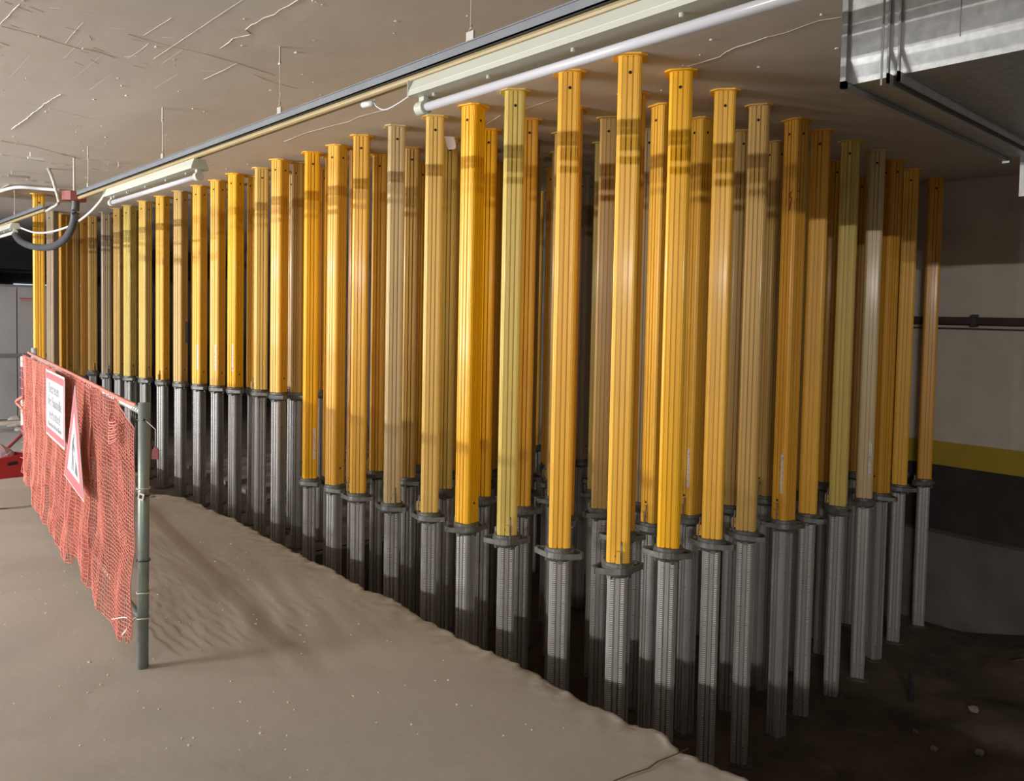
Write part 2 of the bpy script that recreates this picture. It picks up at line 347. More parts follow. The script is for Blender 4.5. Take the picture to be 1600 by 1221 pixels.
for k in range(26):
    xa = random.uniform(-4.3, -3.4); y = random.uniform(.3, 1.5); CR.append(([(xa, y), (xa - random.uniform(-.06, .06), y + random.uniform(.02, .06))], .012, .004))
for pts, a, b_ in CR:
    a *= .6; b_ *= .35
    mb = MB(); ridge(mb, pts, a, b_); mb.build('ceiling_ridge', M['ceiling'], ceil)
mb = MB()
for i in range(150):
    x = random.uniform(-8, -0.9); y = random.uniform(0.4, 3.4); s = random.uniform(0.003, 0.009)
    pts = [(x + s * math.cos(k * PI / 3 + i) * random.uniform(.6, 1.3), y + s * math.sin(k * PI / 3 + i) * random.uniform(.6, 1.2)) for k in range(6)]
    mb.prism(pts, CEIL - random.uniform(.002, .007), CEIL + .001)
o = mb.build('ceiling_drips', M['ceiling'], ceil); o['kind'] = 'stuff'
# far end: downstand beam, ribbed ceiling, lit slit, grey hoarding
mb = MB(); mb.box(-17.6, -17.2, -9, 7.1, 2.18, CEIL + .25); struct(mb, 'trim_6', M['navy'])
mb = MB(); mb.box(-27, -17.6, -9, 7.1, CEIL - .0, CEIL + .25)
for k in range(8): mb.box(-18.9 - k * 1.05, -18.5 - k * 1.05, -9, 7.1, CEIL - .28, CEIL + .01)
struct(mb, 'ceiling_far', M['far_rib'])
mb = MB(); mb.box(-27.2, -27, -9, 7.3, -0.5, CEIL); struct(mb, 'wall_left', M['panel_dark'])
mb = MB(); mb.box(-26.99, -26.97, 4.75, 5.4, 1.95, 2.12); mb.box(-26.99, -26.97, 5.5, 6.6, 1.95, 2.12); struct(mb, 'window_1', M['slit'])
hd = empty('hoarding', (-12.0, -0.3, 0), 'grey panelled site hoarding across the far left end of the garage', 'hoarding')
ys_ = [-3.6, -1.9, -0.75, 0.3, 1.28, 2.145, 3.02]
for a, b_ in zip(ys_, ys_[1:]):
    mb = MB(); mb.box(-0.03, 0.03, a + .3 + .006, b_ + .3 - .006, 0.03, 1.755); mb.build('panel', M['panel'], hd)
mb = MB(); mb.box(-0.04, 0.045, -3.3, 3.35, 1.755, 1.785); mb.build('top_rail', M['panel_dark'], hd)
mb = MB(); mb.box(0.03, 0.06, -3.3, 3.35, 0.84, 0.885); mb.build('middle_rail', M['panel_dark'], hd)
mb = MB()
for y in (2.14 + .3 - .3,): mb.box(0.031, 0.034, 2.47, 2.62, 1.60, 1.615)
mb.box(0.031, 0.034, 2.49, 2.60, 1.575, 1.583)
mb.build('red_scrawl', M['red_paint'], hd)
# dark pipe on the back wall
mb = MB(); mb.tube([(-6, 7.055, 1.545), (6.98, 7.055, 1.545)], 0.035, 10)
for x in (-2.2, -1.3, 0.2): mb.box(x - .015, x + .015, 7.02, 7.1, 1.50, 1.60)
mb.box(-6, 6.98, 7.045, 7.095, 1.478, 1.49)
tag(mb.build('wall_pipe', M['pipe_dark']), 'dark horizontal pipe along the painted back wall, right of the props', 'pipe')

# ------------------------------------------------------------------ telescopic props
def face_profile(a, t, grooves=True):
    """cross-section with four grooved main faces and four wide chamfers"""
    w_ = t - .010
    half = [(.0088, a + .0008), (.0093, a - .014), (.0148, a - .014), (.0153, a), (w_, a + .0004), (w_ + .0004, a - .0035), (w_ + .0028, a - .0035), (w_ + .0032, a + .0004), (t - .002, a), (t, a - .0022)]
    base = [(-u, v) for u, v in reversed(half)] + half
    pts = []
    for q in range(4):
        c, s = math.cos(q * PI / 2), math.sin(q * PI / 2)
        for u, v in base: pts.append((c * v - s * u, s * v + c * u))
        # chamfer detail: shallow ridge in the middle
        u, v = t, a; mx_ = (a + t) / 2 - .0008
        p = (c * (mx_ + .0012) - s * (mx_ + .0012), s * (mx_ + .0012) + c * (mx_ + .0012)); pts.append(p)
    return pts
OUT = face_profile(.0525, .042)
INN = face_profile(.0445, .035)
LA, LB = 1.90, 2.38
def outer_mesh(L):
    """top at z=0, going down L; bolt holes bored near both ends of each main face"""
    mb = MB(); mb.prism(OUT, -L, -0.0, caps=False)
    mb.cur = 1
    for q in range(4):
        R_ = Matrix.Rotation(q * PI / 2, 3, 'Z')
        for zh in ((-.078,) if q % 2 else (-.078, -L + .115)):
            r = .0078; a = .0543; n = 12
            vs = [R_ @ Vector((a, r * math.cos(2 * PI * k / n), zh + r * math.sin(2 * PI * k / n))) for k in range(n)]
            mb.add(vs, [tuple(range(n))])
    # wall thickness ring at the bottom
    mb.cur = 0
    return mb
def lug_mesh():   # painted lug with a dark bolt hole, fixed low on one face
    mb = MB(); mb.box(.050, .078, -.009, .009, .004, .058); mb.box(.050, .072, -.012, .012, .004, .016)
    mb.cur = 1
    for y in (-.0093, .0093):
        vs = [(.066 + .005 * math.cos(2 * PI * k / 10), y, .034 + .005 * math.sin(2 * PI * k / 10)) for k in range(10)]; mb.add(vs, [tuple(range(10))])
    return mb
def lever_mesh():
    mb = MB(); mb.tube([(.066, .014, -.03), (.070, .014, .01), (.069, .014, .05), (.061, .014, .085), (.064, .014, .10)], .0045, 6)
    mb.tube([(.066, .014, -.03), (.06, .0, -.045), (.066, -.014, -.03)], .004, 6)
    mb.tube([(.066, -.016, .034), (.066, .018, .034)], .004, 6)
    return mb
def nut_mesh():
    """top of the nut at z=0: collar ring, tapered body, two looped wings"""
    mb = MB(); n = 24
    ring = [(.060 * math.cos(2 * PI * k / n), .060 * math.sin(2 * PI * k / n)) for k in range(n)]
    prof = [(.057, 0), (.062, -.003), (.062, -.014), (.067, -.018), (.069, -.040), (.064, -.048), (.050, -.058)]
    vs = [(r * math.cos(2 * PI * k / n), r * math.sin(2 * PI * k / n), z) for r, z in prof for k in range(n)]
    fs = [(i * n + k, i * n + (k + 1) % n, (i + 1) * n + (k + 1) % n, (i + 1) * n + k) for i in range(len(prof) - 1) for k in range(n)]
    fs += [tuple(range(n))] + [tuple(range((len(prof) - 1) * n, len(prof) * n))]
    mb.add(vs, fs)
    for s in (-1, 1):
        # a loop of metal bending out from the body to a blunt end
        path_top = [(s * .035, -.058, -.019), (s * .075, -.034, -.021), (s * .104, -.012, -.025)]
        for a, b_ in ((-1, 1), (1, 1)):
            P = [(s * .030, a * .058, -.030), (s * .072, a * .036, -.030), (s * .106, a * .014, -.030)]
            for p, q in zip(P, P[1:]):
                p = Vector(p); q = Vector(q); d = (q - p).normalized(); nn = Vector((-d.y, d.x, 0)) * .004
                vs = [p - nn, p + nn, q + nn, q - nn]
                mb.prism([(v.x, v.y) for v in vs], -.041, -.019)
        mb.prism([(s * .098, -.017), (s * .112, -.014), (s * .112, .014), (s * .098, .017)], -.042, -.018)
    # three ratchet teeth under the body
    for k in range(4):
        R_ = Matrix.Rotation(k * PI / 2 + .5, 3, 'Z'); mb.box(.048, .062, -.010, .010, -.062, -.040, R_)
    # upright hook
    R_ = Matrix.Rotation(2.5, 3, 'Z'); mb.box(.059, .068, -.006, .006, -.02, .018, R_)
    mb.v = [(x * 1.12, y * 1.12, z * 1.2) for x, y, z in mb.v]
    return mb
def oct_pts(a, c): return [(a, -a + c), (a, a - c), (a - c, a), (-a + c, a), (-a, a - c), (-a, -a + c), (-a + c, -a), (a - c, -a)]
def plate_mesh(sgn):
    mb = MB(); mb.prism(oct_pts(.076, .030), 0 if sgn > 0 else -.007, .007 if sgn > 0 else 0)
    mb.prism(oct_pts(.056, .024), .0 if sgn > 0 else -.010, .010 if sgn > 0 else 0)
    return mb
def inner_mesh(L): mb = MB(); mb.prism(INN, 0, L, caps=False); return mb
def scale_mesh(L):
    mb = MB()
    for q in range(4):
        R_ = Matrix.Rotation(q * PI / 2, 3, 'Z')
        mb.box(.0450, .0460, -.0300, -.0165, .10, L, R_)
        mb.box(.0447, .0457, .0165, .0300, .10, L, R_)
    return mb
def sticker_mesh():
    mb = MB(); mb.box(.0528, .0540, .017, .036, 0, .24)
    return mb
def mesh_of(mb, name, mats):
    o = mb.build(name, mats); me = o.data; bpy.data.objects.remove(o); return me
ME = {('A', 'outer'): mesh_of(outer_mesh(LA), 'outer_tube', [M['y_golden'], M['hole']]),
      ('B', 'outer'): mesh_of(outer_mesh(LB), 'outer_tube', [M['y_golden'], M['hole']])}
ME['lug'] = mesh_of(lug_mesh(), 'latch_lug', [M['y_golden'], M['hole']])
ME['lever'] = mesh_of(lever_mesh(), 'latch_lever', M['lever'])
ME['nut'] = mesh_of(nut_mesh(), 'adjusting_nut', M['cast'])
ME['head'] = mesh_of(plate_mesh(-1), 'head_plate', M['y_golden'])
ME['foot'] = mesh_of(plate_mesh(1), 'foot_plate', M['foot'])
ME['inner'] = mesh_of(inner_mesh(1.62), 'inner_tube', M['alu'])
ME['scale'] = mesh_of(scale_mesh(1.62), 'scale_strip', M['scale'])
ME['sticker'] = mesh_of(sticker_mesh(), 'sticker', M['white_sticker'])
def child(name, me, parent, loc=(0, 0, 0), rz=0.0, m0=None, sz=1.0):
    o = bpy.data.objects.new(name, me); C.objects.link(o); o.parent = parent; o.location = loc; o.rotation_euler.z = rz; o.scale.z = sz
    if m0 is not None:
        o.material_slots[0].link = 'OBJECT'; o.material_slots[0].material = m0
    return o
ORD = ['', 'first', 'second', 'third', 'fourth', 'fifth', 'sixth', 'seventh', 'eighth', 'ninth', 'tenth', 'eleventh', 'twelfth', 'thirteenth', 'fourteenth', 'fifteenth', 'sixteenth', 'seventeenth', 'eighteenth', 'nineteenth', 'twentieth', 'twenty-first', 'twenty-second']
def prop_label(k, j, col):
    n = YEL[col][1]
    if k == 0 and j == 0: return 'golden yellow prop at the near corner, with the topmost head plate'
    if k == 99: return {0: 'lone yellow prop at far left under a plywood square on the ceiling'}.get(j, '%s prop in the far left cluster by the hose, %s from its left' % (n, ORD[j]))
    if k == 98: return '%s prop standing right behind the front-row prop %s left of the near corner' % (n, ORD[j])
    if k == 0: return '%s prop in the front row, %s left of the near corner prop' % (n, ORD[j])
    if j == 0: return '%s prop in the right-hand line, %s behind the near corner prop' % (n, ORD[k])
    return '%s prop, %s row behind the slab edge, %s from its right end' % (n, ORD[k + 1], ORD[j + 1])
PROPS = [
(0,0,-2.32,2.799,0.41,'golden',41.1),
(0,1,-2.679,2.781,0.397,'golden',46.8),
(0,2,-3.105,2.814,0.36,'olive',51.3),
(0,3,-3.493,2.852,0.334,'bright',11.1),
(0,4,-3.855,2.852,0.324,'pale',56.4),
(0,5,-4.232,2.832,0.313,'beige',61.3),
(0,6,-4.636,2.827,0.302,'golden',53),
(0,7,-5.035,2.873,0.283,'golden',14.9),
(0,8,-5.404,2.87,0.267,'bright',67.4),
(0,9,-5.85,2.832,0.88,'golden',21),
(0,10,-6.315,2.893,0.86,'pale',70.2),
(0,11,-6.76,2.863,0.844,'bright',17.4),
(0,12,-7.229,2.893,0.821,'golden',22.8),
(0,13,-7.683,2.9,0.797,'golden',21.3),
(0,14,-8.196,2.9,0.781,'tan',26),
(0,15,-8.725,2.9,0.76,'golden',27.5),
(0,16,-9.287,2.9,0.738,'pale',21.8),
(0,17,-9.84,2.9,0.72,'olive',25.2),
(0,18,-10.235,2.9,0.716,'tan',26.5),
(0,19,-10.794,2.9,0.685,'worn',80),
(0,20,-11.398,2.9,0.68,'tan',78.9),
(1,0,-2.289,3.144,0.421,'bright',32),
(2,0,-2.321,3.565,0.382,'golden',36.6),
(3,0,-2.344,3.942,0.353,'tan',26.4),
(4,0,-2.352,4.368,0.342,'orange',74.7),
(5,0,-2.378,4.721,0.32,'golden',22.3),
(6,0,-2.372,5.122,0.309,'olive',18.9),
(7,0,-2.379,5.529,0.3,'beige',27.7),
(8,0,-2.436,5.936,0.269,'orange',63.8),
(9,0,-2.473,6.383,0.265,'golden',17.8),
(10,0,-2.473,6.879,0.246,'orange',25.6),
(1,1,-2.688,3.274,0.389,'orange',85.9),
(1,2,-3.134,3.294,0.387,'orange',41.2),
(1,3,-3.5,3.29,0.366,'golden',52),
(1,4,-3.88,3.3,0.354,'bright',47.2),
(1,5,-4.249,3.265,0.342,'olive',56.3),
(1,6,-4.71,3.29,0.337,'tan',51.3),
(1,7,-5.1,3.27,0.326,'golden',52),
(1,9,-5.94,3.27,0.87,'orange',59.6),
(1,10,-6.42,3.25,0.856,'tan',22.2),
(2,1,-2.72,3.58,0.379,'golden',78.4),
(2,2,-3.12,3.59,0.38,'tan',36.4),
(2,3,-3.6,3.69,0.352,'tan',42.4),
(2,4,-3.899,3.681,0.342,'worn',5),
(2,5,-4.31,3.68,0.337,'tan',43.9),
(2,6,-4.74,3.7,0.337,'tan',48.5),
(2,7,-5.16,3.7,0.317,'golden',59.4),
(2,8,-5.449,3.693,0.305,'golden',53.6),
(2,12,-7.26,3.684,0.823,'pale',59),
(3,1,-2.74,3.97,0.359,'golden',80),
(3,2,-3.14,3.99,0.358,'beige',41.1),
(3,3,-3.6,4.08,0.344,'olive',40.9),
(3,4,-4.04,4.11,0.335,'tan',50.3),
(3,5,-4.288,4.089,0.338,'olive',52.1),
(3,6,-4.694,4.069,0.313,'golden',47.6),
(3,7,-5.108,4.078,0.309,'tan',10.6),
(4,1,-2.73,4.41,0.352,'tan',36.6),
(4,2,-3.176,4.46,0.349,'tan',39.9),
(4,4,-3.91,4.458,0.332,'olive',83.6),
(4,5,-4.51,4.54,0.315,'golden',2.4),
(4,7,-5.087,4.445,0.302,'pale',5.6),
(5,1,-2.74,4.83,0.35,'tan',74),
(5,2,-3.169,4.865,0.336,'tan',29.5),
(5,5,-4.56,4.97,0.306,'worn',3.5),
(6,1,-2.738,5.277,0.328,'olive',67.3),
(6,3,-3.543,5.291,0.325,'olive',80.2),
(6,6,-4.694,5.294,0.294,'tan',45.4),
(6,8,-5.47,5.291,0.272,'golden',45.9),
(7,1,-2.74,5.706,0.326,'golden',26.8),
(7,2,-3.172,5.714,0.305,'worn',26.9),
(7,3,-3.539,5.7,0.297,'pale',27.3),
(7,7,-5.092,5.699,0.263,'golden',39.4),
(8,1,-2.87,5.95,0.305,'olive',74.5),
(8,4,-3.911,6.099,0.286,'golden',81.9),
(9,1,-2.88,6.45,0.296,'orange',22.1),
(10,1,-2.727,6.882,0.276,'orange',63.4),
(98,7,-5.047,3.053,0.271,'orange',14.9),
(98,8,-5.416,3.05,0.255,'golden',67.4),
(98,9,-5.862,3.012,0.868,'tan',21),
(98,10,-6.327,3.073,0.848,'tan',70.2),
(98,11,-6.772,3.043,0.832,'golden',17.4),
(98,12,-7.241,3.073,0.809,'golden',22.8),
(98,13,-7.695,3.08,0.785,'tan',21.3),
(98,14,-8.208,3.08,0.769,'golden',26),
(98,15,-8.737,3.08,0.748,'golden',27.5),
(98,16,-9.299,3.08,0.726,'tan',21.8),
(98,17,-9.852,3.08,0.708,'golden',25.2),
(98,18,-10.247,3.08,0.704,'olive',26.5),
(98,20,-11.41,3.08,0.668,'orange',78.9),
(99,0,-9.511,1.905,0.62,'golden',82.6),
(99,1,-11.185,2.392,0.6,'worn',34.7),
(99,2,-11.505,2.548,0.6,'orange',36.2),
(99,3,-11.671,2.66,0.6,'tan',31.4),
(99,4,-11.832,2.796,0.6,'tan',80.9),
(99,5,-11.63,2.863,0.6,'orange',76.4),
]
STICK = {(0, 11), (0, 12), (0, 13), (0, 8), (1, 8), (4, 0), (3, 1), (7, 0)}
PLASTER = {}
GRP = 'telescopic steel and aluminium props under the garage ceiling'
for k, j, x, y, zb, col, rz in PROPS:
    upper = x < -5.66; zf = PITU if upper else PIT
    if k == 1 and j == 9: pass
    if k == 99 and j == 0: zf = 0.0
    name = 'telescopic_prop'; drop = .012 if (k, j) == (99, 0) else 0.0
    t = empty(name, (x, y, zf), prop_label(k, j, col), 'prop', GRP, rz=math.radians(rz))
    ym = M['y_' + col]
    fam = 'A' if zb > .55 else 'B'; L = LA if fam == 'A' else LB
    top = CEIL - .007 - zf - drop; want = CEIL - .007 - zb
    ot = child('outer_tube', ME[(fam, 'outer')], t, (0, 0, top), 0, ym, want / L)
    child('head_plate', ME['head'], t, (0, 0, top + .007), 0, ym)
    zn = zb - zf
    child('adjusting_nut', ME['nut'], t, (0, 0, zn), math.atan2(-y, -x) + PI / 2 - math.radians(rz) + random.uniform(-1.2, 1.2) if not (k == 98 or (k == 0 and j > 6)) else -math.radians(rz) + random.uniform(-.15, .15))
    side = random.choice((1, 2)) * PI / 2 if k else random.choice((1, 2, 3)) * PI / 2
    child('latch_lug', ME['lug'], t, (0, 0, zn), side, ym)
    child('latch_lever', ME['lever'], t, (0, 0, zn), side)
    it = child('inner_tube', ME['inner'], t, (0, 0, .007))
    child('scale_strip', ME['scale'], it)
    child('foot_plate', ME['foot'], t, (0, 0, 0))
    if (k, j) in STICK:
        a = math.degrees(math.atan2(-y, -x)) - rz + (-20 if k == 0 else 0)
        q = round(a / 90) * PI / 2
        child('sticker', ME['sticker'], t, (0, 0, zn + (.16 if k else .14)), q, None)['label'] = 'narrow white sticker with worn dark lettering'
    if (k, j) == (4, 0):
        mb = MB(); R_ = Matrix.Rotation(math.atan2(-y, -x) - math.radians(rz), 3, 'Z')
        for P in ([(-.028, .10), (-.006, .105), (.004, .10), (.006, .05), (-.004, .01), (-.016, .0)], [(.010, .10), (.026, .092), (.028, .07), (.014, .058), (.022, .02), (.026, -.01)], [(-.02, .055), (.0, .06)]):
            for (a0, z0), (a1, z1) in zip(P, P[1:]):
                mb.tube([R_ @ Vector((.0575, -a0, z0 - .02)), R_ @ Vector((.0575, -a1, z1 - .02))], .0035, 5)
        mb.build('red_mark', M['red_paint'], t, loc=(0, 0, 2.20 - zf))
    if (k, j) == (0, 14):
        mb = MB(); R_ = Matrix.Rotation(math.radians(round((math.degrees(math.atan2(-y, -x)) + 25 - rz) / 90) * 90), 3, 'Z')
        mb.box(.0540, .0552, .006, .040, 0, .22, R_); mb.build('grey_patch', M['grey_patch'], t, loc=(0, 0, 1.17 - zf))

# ------------------------------------------------------------------ overhead: cable rail, lamps, hangers, duct
RY0 = 1.607
def rail(x0, x1, label, cond=True):
    t = empty('cable_rail', ((x0 + x1) / 2, RY0, 2.36), label, 'cable rail', None); cx = (x0 + x1) / 2
    mb = MB(); a, b_ = x0 - cx, x1 - cx
    mb.box(a, b_, -.030, .030, -.002, .002); mb.box(a, b_, -.030, -.026, -.002, .030); mb.box(a, b_, .026, .030, -.002, .030)
    mb.box(a, b_, -.034, -.028, .027, .031); mb.box(a, b_, .028, .034, .027, .031)
    mb.build('channel', M['rail_grey'], t)
    mb = MB(); mb.tube([(a, -.012, -.016), (b_, -.012, -.016)], .0125, 10); mb.tube([(a, .014, -.013), (b_, .014, -.013)], .009, 8)
    mb.build('conduit', M['conduit'], t)
    return t
rail(-6.62, 3.3, 'long grey cable rail with tan conduit hung in front of the prop heads')
rail(-13.5, -7.72, 'shorter grey cable rail at the far left, ending beside a bent pipe')
def hanger(x, label, z0=2.40):
    t = empty('rail_hanger', (x, RY0, z0), label, 'hanger', 'wire hangers of the cable rail')
    mb = MB(); mb.tube([(0, 0, .03), (.002, .0, CEIL - z0 - .04), (0, 0, CEIL - z0)], .0022, 6); mb.build('wire', M['wire'], t)
    mb = MB(); mb.box(-.018, .018, -.004, .004, -.03, .035); mb.box(-.010, .010, -.02, .02, -.035, -.028); mb.tube([(-.006, 0, .04), (.0, .006, .055), (.006, 0, .045), (0, -.006, .035)], .003, 6)
    mb.build('bracket', M['wire'], t)
    mb = MB(); mb.tube([(0, 0, CEIL - z0 - .07), (0, 0, CEIL - z0)], .005, 6); mb.tube([(-.007, 0, CEIL - z0 - .075), (.007, 0, CEIL - z0 - .07)], .006, 6); mb.build('eye_bolt', M['wire'], t)
for x, l in ((-1.99, 'wire hanger above the big lamp end'), (-3.33, 'wire hanger on the bare rail between both lamps'), (-4.84, 'wire hanger above the middle of the smaller lamp'), (-6.43, 'wire hanger at the left end of the long rail'), (-9.05, 'wire hanger of the short rail at far left'), (-0.4, 'wire hanger over the right part of the rail')):
    if x > -0.9: continue
    hanger(x, 'thin ' + l)
def lamp(x0, label):
    L = 1.60
    t = empty('strip_lamp', (x0 + L / 2, RY0, 2.30), label, 'strip lamp', 'fluorescent strip lamps under the cable rail'); h = L / 2
    mb = MB()
    prof = [(-.030, .028), (-.043, -.006), (-.0425, -.0075), (-.0445, -.009), (-.047, -.026), (.047, -.026), (.0445, -.009), (.043, -.006), (.030, .028)]
    n = len(prof); vs = [(x, y, z) for x in (-h, h) for y, z in prof]
    mb.add(vs, [(i, (i + 1) % n, (i + 1) % n + n, i + n) for i in range(n)] + [tuple(range(n)), tuple(range(n, 2 * n))]); mb.build('housing', M['lamp_white'], t)
    for s in (-1, 1):
        mb = MB(); mb.tube([(s * (h - .045), 0, -.062), (s * (h - .005), 0, -.062)], .024, 20); mb.box(s * (h - .03) - .014, s * (h - .03) + .014, -.010, .010, -.050, -.020)
        mb.build('lamp_holder', M['lamp_white'], t, smooth=False)
    mb = MB(); mb.tube([(-h + .04, 0, -.062), (h - .04, 0, -.062)], .0145, 16); mb.build('fluorescent_tube', M['tube_glass'], t, smooth=True)
    for x in (-.70, -.42, -.06, .3, .62): mb = MB(); mb.tube([(x, -.008, -.022), (x, -.008, -.036)], .006, 8); mb.build('cover_screw', M['lamp_white'], t)
    mb = MB(); mb.box(-h - .001, -h + .001, -.047, .047, -.026, .028); mb.build('end_cap', M['lamp_white'], t)
    mb = MB(); mb.box(-h - .015, -h + .02, -.02, .02, .015, .028); mb.tube([(-h - .03, -.02, .02), (-h - .015, -.034, .0), (-h + .01, -.03, .0)], .004, 6); mb.build('end_clip', M['lamp_white'], t)
    return t
lamp(-2.27, 'large white fluorescent strip lamp, nearest to the camera at top centre')
lamp(-5.86, 'white fluorescent strip lamp in the middle of the rail, upper left')
lamp(-10.62, 'white fluorescent strip lamp at the far left frame edge')
# little socket and looped flex left of the big lamp
mb = MB(); mb.tube([(-2.62, 1.60, 2.315), (-2.55, 1.60, 2.308)], .011, 10)
mb.tube(smooth_path([(-2.54, 1.6, 2.308), (-2.50, 1.585, 2.285), (-2.44, 1.58, 2.262), (-2.37, 1.585, 2.27), (-2.30, 1.6, 2.295)]), .0025, 6)
tag(mb.build('lamp_flex', M['cable_white'], smooth=True), 'white plug and looped flex at the left end of the large lamp', 'cable')
# far-left pipes, box, hose and cables
mb = MB(); mb.tube(smooth_path([(-7.72, 1.62, 2.70), (-7.66, 1.63, 2.64), (-7.62, 1.66, 2.50), (-7.60, 1.67, 2.40), (-7.66, 1.62, 2.35), (-7.72, 1.607, 2.335)]), .014, 10)
tag(mb.build('bent_pipe', M['wire'], smooth=True), 'pale bent pipe running from the ceiling down to the short rail', 'pipe')
bx = empty('junction_box', (-7.0, 1.65, 2.36), 'dark red round junction cap holding the end of the dark hose', 'junction box')
mb = MB(); mb.prism([(.088 * math.cos(2 * PI * k / 12), .088 * math.sin(2 * PI * k / 12)) for k in range(12)], 0, .070); mb.build('cap', M['red_box'], bx)
mb = MB(); mb.tube([(0, 0, .07), (0, 0, .34)], .008, 8); mb.build('stem', M['wire'], bx)
mb = MB(); mb.tube(smooth_path([(-7.0, 1.66, 2.37), (-7.02, 1.66, 2.27), (-7.10, 1.66, 2.17), (-7.30, 1.66, 2.09), (-7.62, 1.65, 2.04), (-8.0, 1.64, 2.04), (-8.5, 1.63, 2.08), (-8.9, 1.62, 2.15), (-9.05, 1.61, 2.22)]), .030, 12)
tag(mb.build('dark_hose', M['hose'], smooth=True), 'thick dark hose sagging from the red junction cap to the far left lamp', 'hose')
mb = MB(); mb.tube(smooth_path([(-6.05, 1.62, 2.32), (-6.35, 1.66, 2.29), (-6.75, 1.68, 2.235), (-7.3, 1.70, 2.195), (-8.0, 1.70, 2.185), (-8.6, 1.69, 2.215), (-8.98, 1.65, 2.28)]), .009, 8)
tag(mb.build('white_cable', M['cable_white'], smooth=True), 'white cable sagging from the lamp rail behind the dark hose', 'cable')
mb = MB(); mb.tube(smooth_path([(-9.9, 1.45, 2.60), (-9.4, 1.50, 2.64), (-8.95, 1.60, 2.665), (-8.85, 1.80, 2.665), (-8.7, 1.92, 2.65)]), .016, 8)
tag(mb.build('white_cable', M['cable_white'], smooth=True), 'white cable arching along the ceiling at the far left', 'cable')
mb = MB(); mb.box(-10.1, -9.0, 1.55, 2.25, CEIL - .012, CEIL - .001)
tag(mb.build('plywood_square', M['plywood']), 'tan plywood square on the ceiling above the lone far left prop', 'plywood sheet')
# paper card hanging between the prop heads
pc = empty('paper_card', (-4.034, 3.104, 2.656), 'small white card hanging from the ceiling between yellow prop heads', 'card')
mb = MB(); U = Vector((.605, .797, 0)); N_ = Vector((.797, -.605, 0)) * .0008
cp = [(-.036, 0), (.020, 0), (.028, -.010), (.040, -.064), (.030, -.078), (-.010, -.084)]
vs = [U * a + Vector((0, 0, b_)) + N_ * s for s in (-1, 1) for a, b_ in cp]
mb.add(vs, [tuple(range(6)), tuple(range(6, 12))] + [(i, (i + 1) % 6, (i + 1) % 6 + 6, i + 6) for i in range(6)]); mb.build('card', M['card'], pc)
mb = MB(); mb.tube([(0, 0, -.002), (0, 0, CEIL - 2.656)], .0012, 5); mb.build('thread', M['wire'], pc)
# ventilation duct, upper right
DX0, DX1, DY0, DY1, DZ0, DZ1 = -1.05, 3.2, 2.20, 3.62, 2.205, 2.64
dt = empty('ventilation_duct', (DX0, DY0, DZ0), 'large galvanised rectangular ventilation duct under the ceiling at upper right', 'duct')
mb = MB(); W_ = DY1 - DY0; H_ = DZ1 - DZ0; pr = [(0, H_), (0, .062), (.022, 0), (W_, 0), (W_, H_)]
mb.add([(x, y, z) for x in (.02, DX1 - DX0) for y, z in pr], [(i, (i + 1) % 5, (i + 1) % 5 + 5, i + 5) for i in range(5)] + [tuple(range(5)), tuple(range(5, 10))]); mb.build('duct_body', M['galv'], dt)
mb = MB(); mb.box(-.002, .014, -.012, DY1 - DY0 + .012, -.014, .004); mb.box(-.002, .014, -.012, .004, -.014, DZ1 - DZ0 + .02); mb.box(-.004, .022, DY1 - DY0, DY1 - DY0 + .022, -.022, DZ1 - DZ0 + .02); mb.box(.0, .02, 0, DY1 - DY0, 0, DZ1 - DZ0); mb.build('end_flange', M['galv_dark'], dt)
for x in (.125, 1.35):
    mb = MB()
    for dx in (0, .028):
        mb.box(x + dx, x + dx + .005, -.010, DY1 - DY0 + .02, -.024, .002); mb.box(x + dx, x + dx + .005, -.010, .002, -.024, DZ1 - DZ0 + .02)
    mb.build('joint_flange', M['galv_dark'], dt)
mb = MB(); mb.tube([(.115, -.016, -.03), (.115, -.016, CEIL - DZ0)], .003, 6); mb.build('hanger_rod', M['galv_dark'], dt)
for x in (.30, .60): mb = MB(); mb.box(x, x + .002, -.0015, .001, .06, DZ1 - DZ0); mb.build('sheet_seam', M['galv_dark'], dt)
d2 = empty('duct_branch', (-1.0, 3.72, 2.10), 'short galvanised duct branch below the back corner of the big duct', 'duct')
mb = MB(); mb.box(0, 2.4, 0, .5, -.02, .11); mb.build('duct_body', M['galv'], d2)
mb = MB(); mb.box(-.012, .012, -.02, .52, -.045, .125); mb.box(0.02, 2.4, -.004, 0, .07, .11); mb.build('flange', M['galv_dark'], d2)

# ------------------------------------------------------------------ barrier fence, net and signs
P0 = Vector((-3.467, 1.074, 0)); P1 = Vector((-6.96, 1.36, 0)); FD = (P1 - P0).normalized(); FL = (P1 - P0).length; FN = Vector((FD.y, -FD.x, 0))
if FN.y > 0: FN = -FN      # towards the aisle
def fp(s, z, off=0.0): q = P0 + FD * s + FN * off; return Vector((q.x, q.y, z))
fz1 = slab_z(P1.x, P1.y)
fe = empty('barrier_fence', P0, 'galvanised tube barrier frame standing on the slab, carrying the orange net', 'barrier')
def fbuild(mb, name, mt, parent=fe, smooth=True):
    o = mb.build(name, mt, None, smooth=smooth); o.parent = parent; o.matrix_parent_inverse = Matrix.Translation(-parent.location); return o
mb = MB(); mb.tube([fp(0.01, 0.0), fp(-.012, 1.135)], .0225, 20); fbuild(mb, 'near_post', M['post'])
mb = MB(); mb.tube([fp(FL, fz1), fp(FL, 1.20)], .021, 16); fbuild(mb, 'far_post', M['rail_shiny'])
mb = MB(); mb.tube([fp(0, 1.095), fp(FL, 1.135)], .017, 14); fbuild(mb, 'top_rail', M['rail_shiny'])
mb = MB(); mb.tube([fp(0, .20), fp(FL, .24)], .014, 12); fbuild(mb, 'bottom_rail', M['post'])
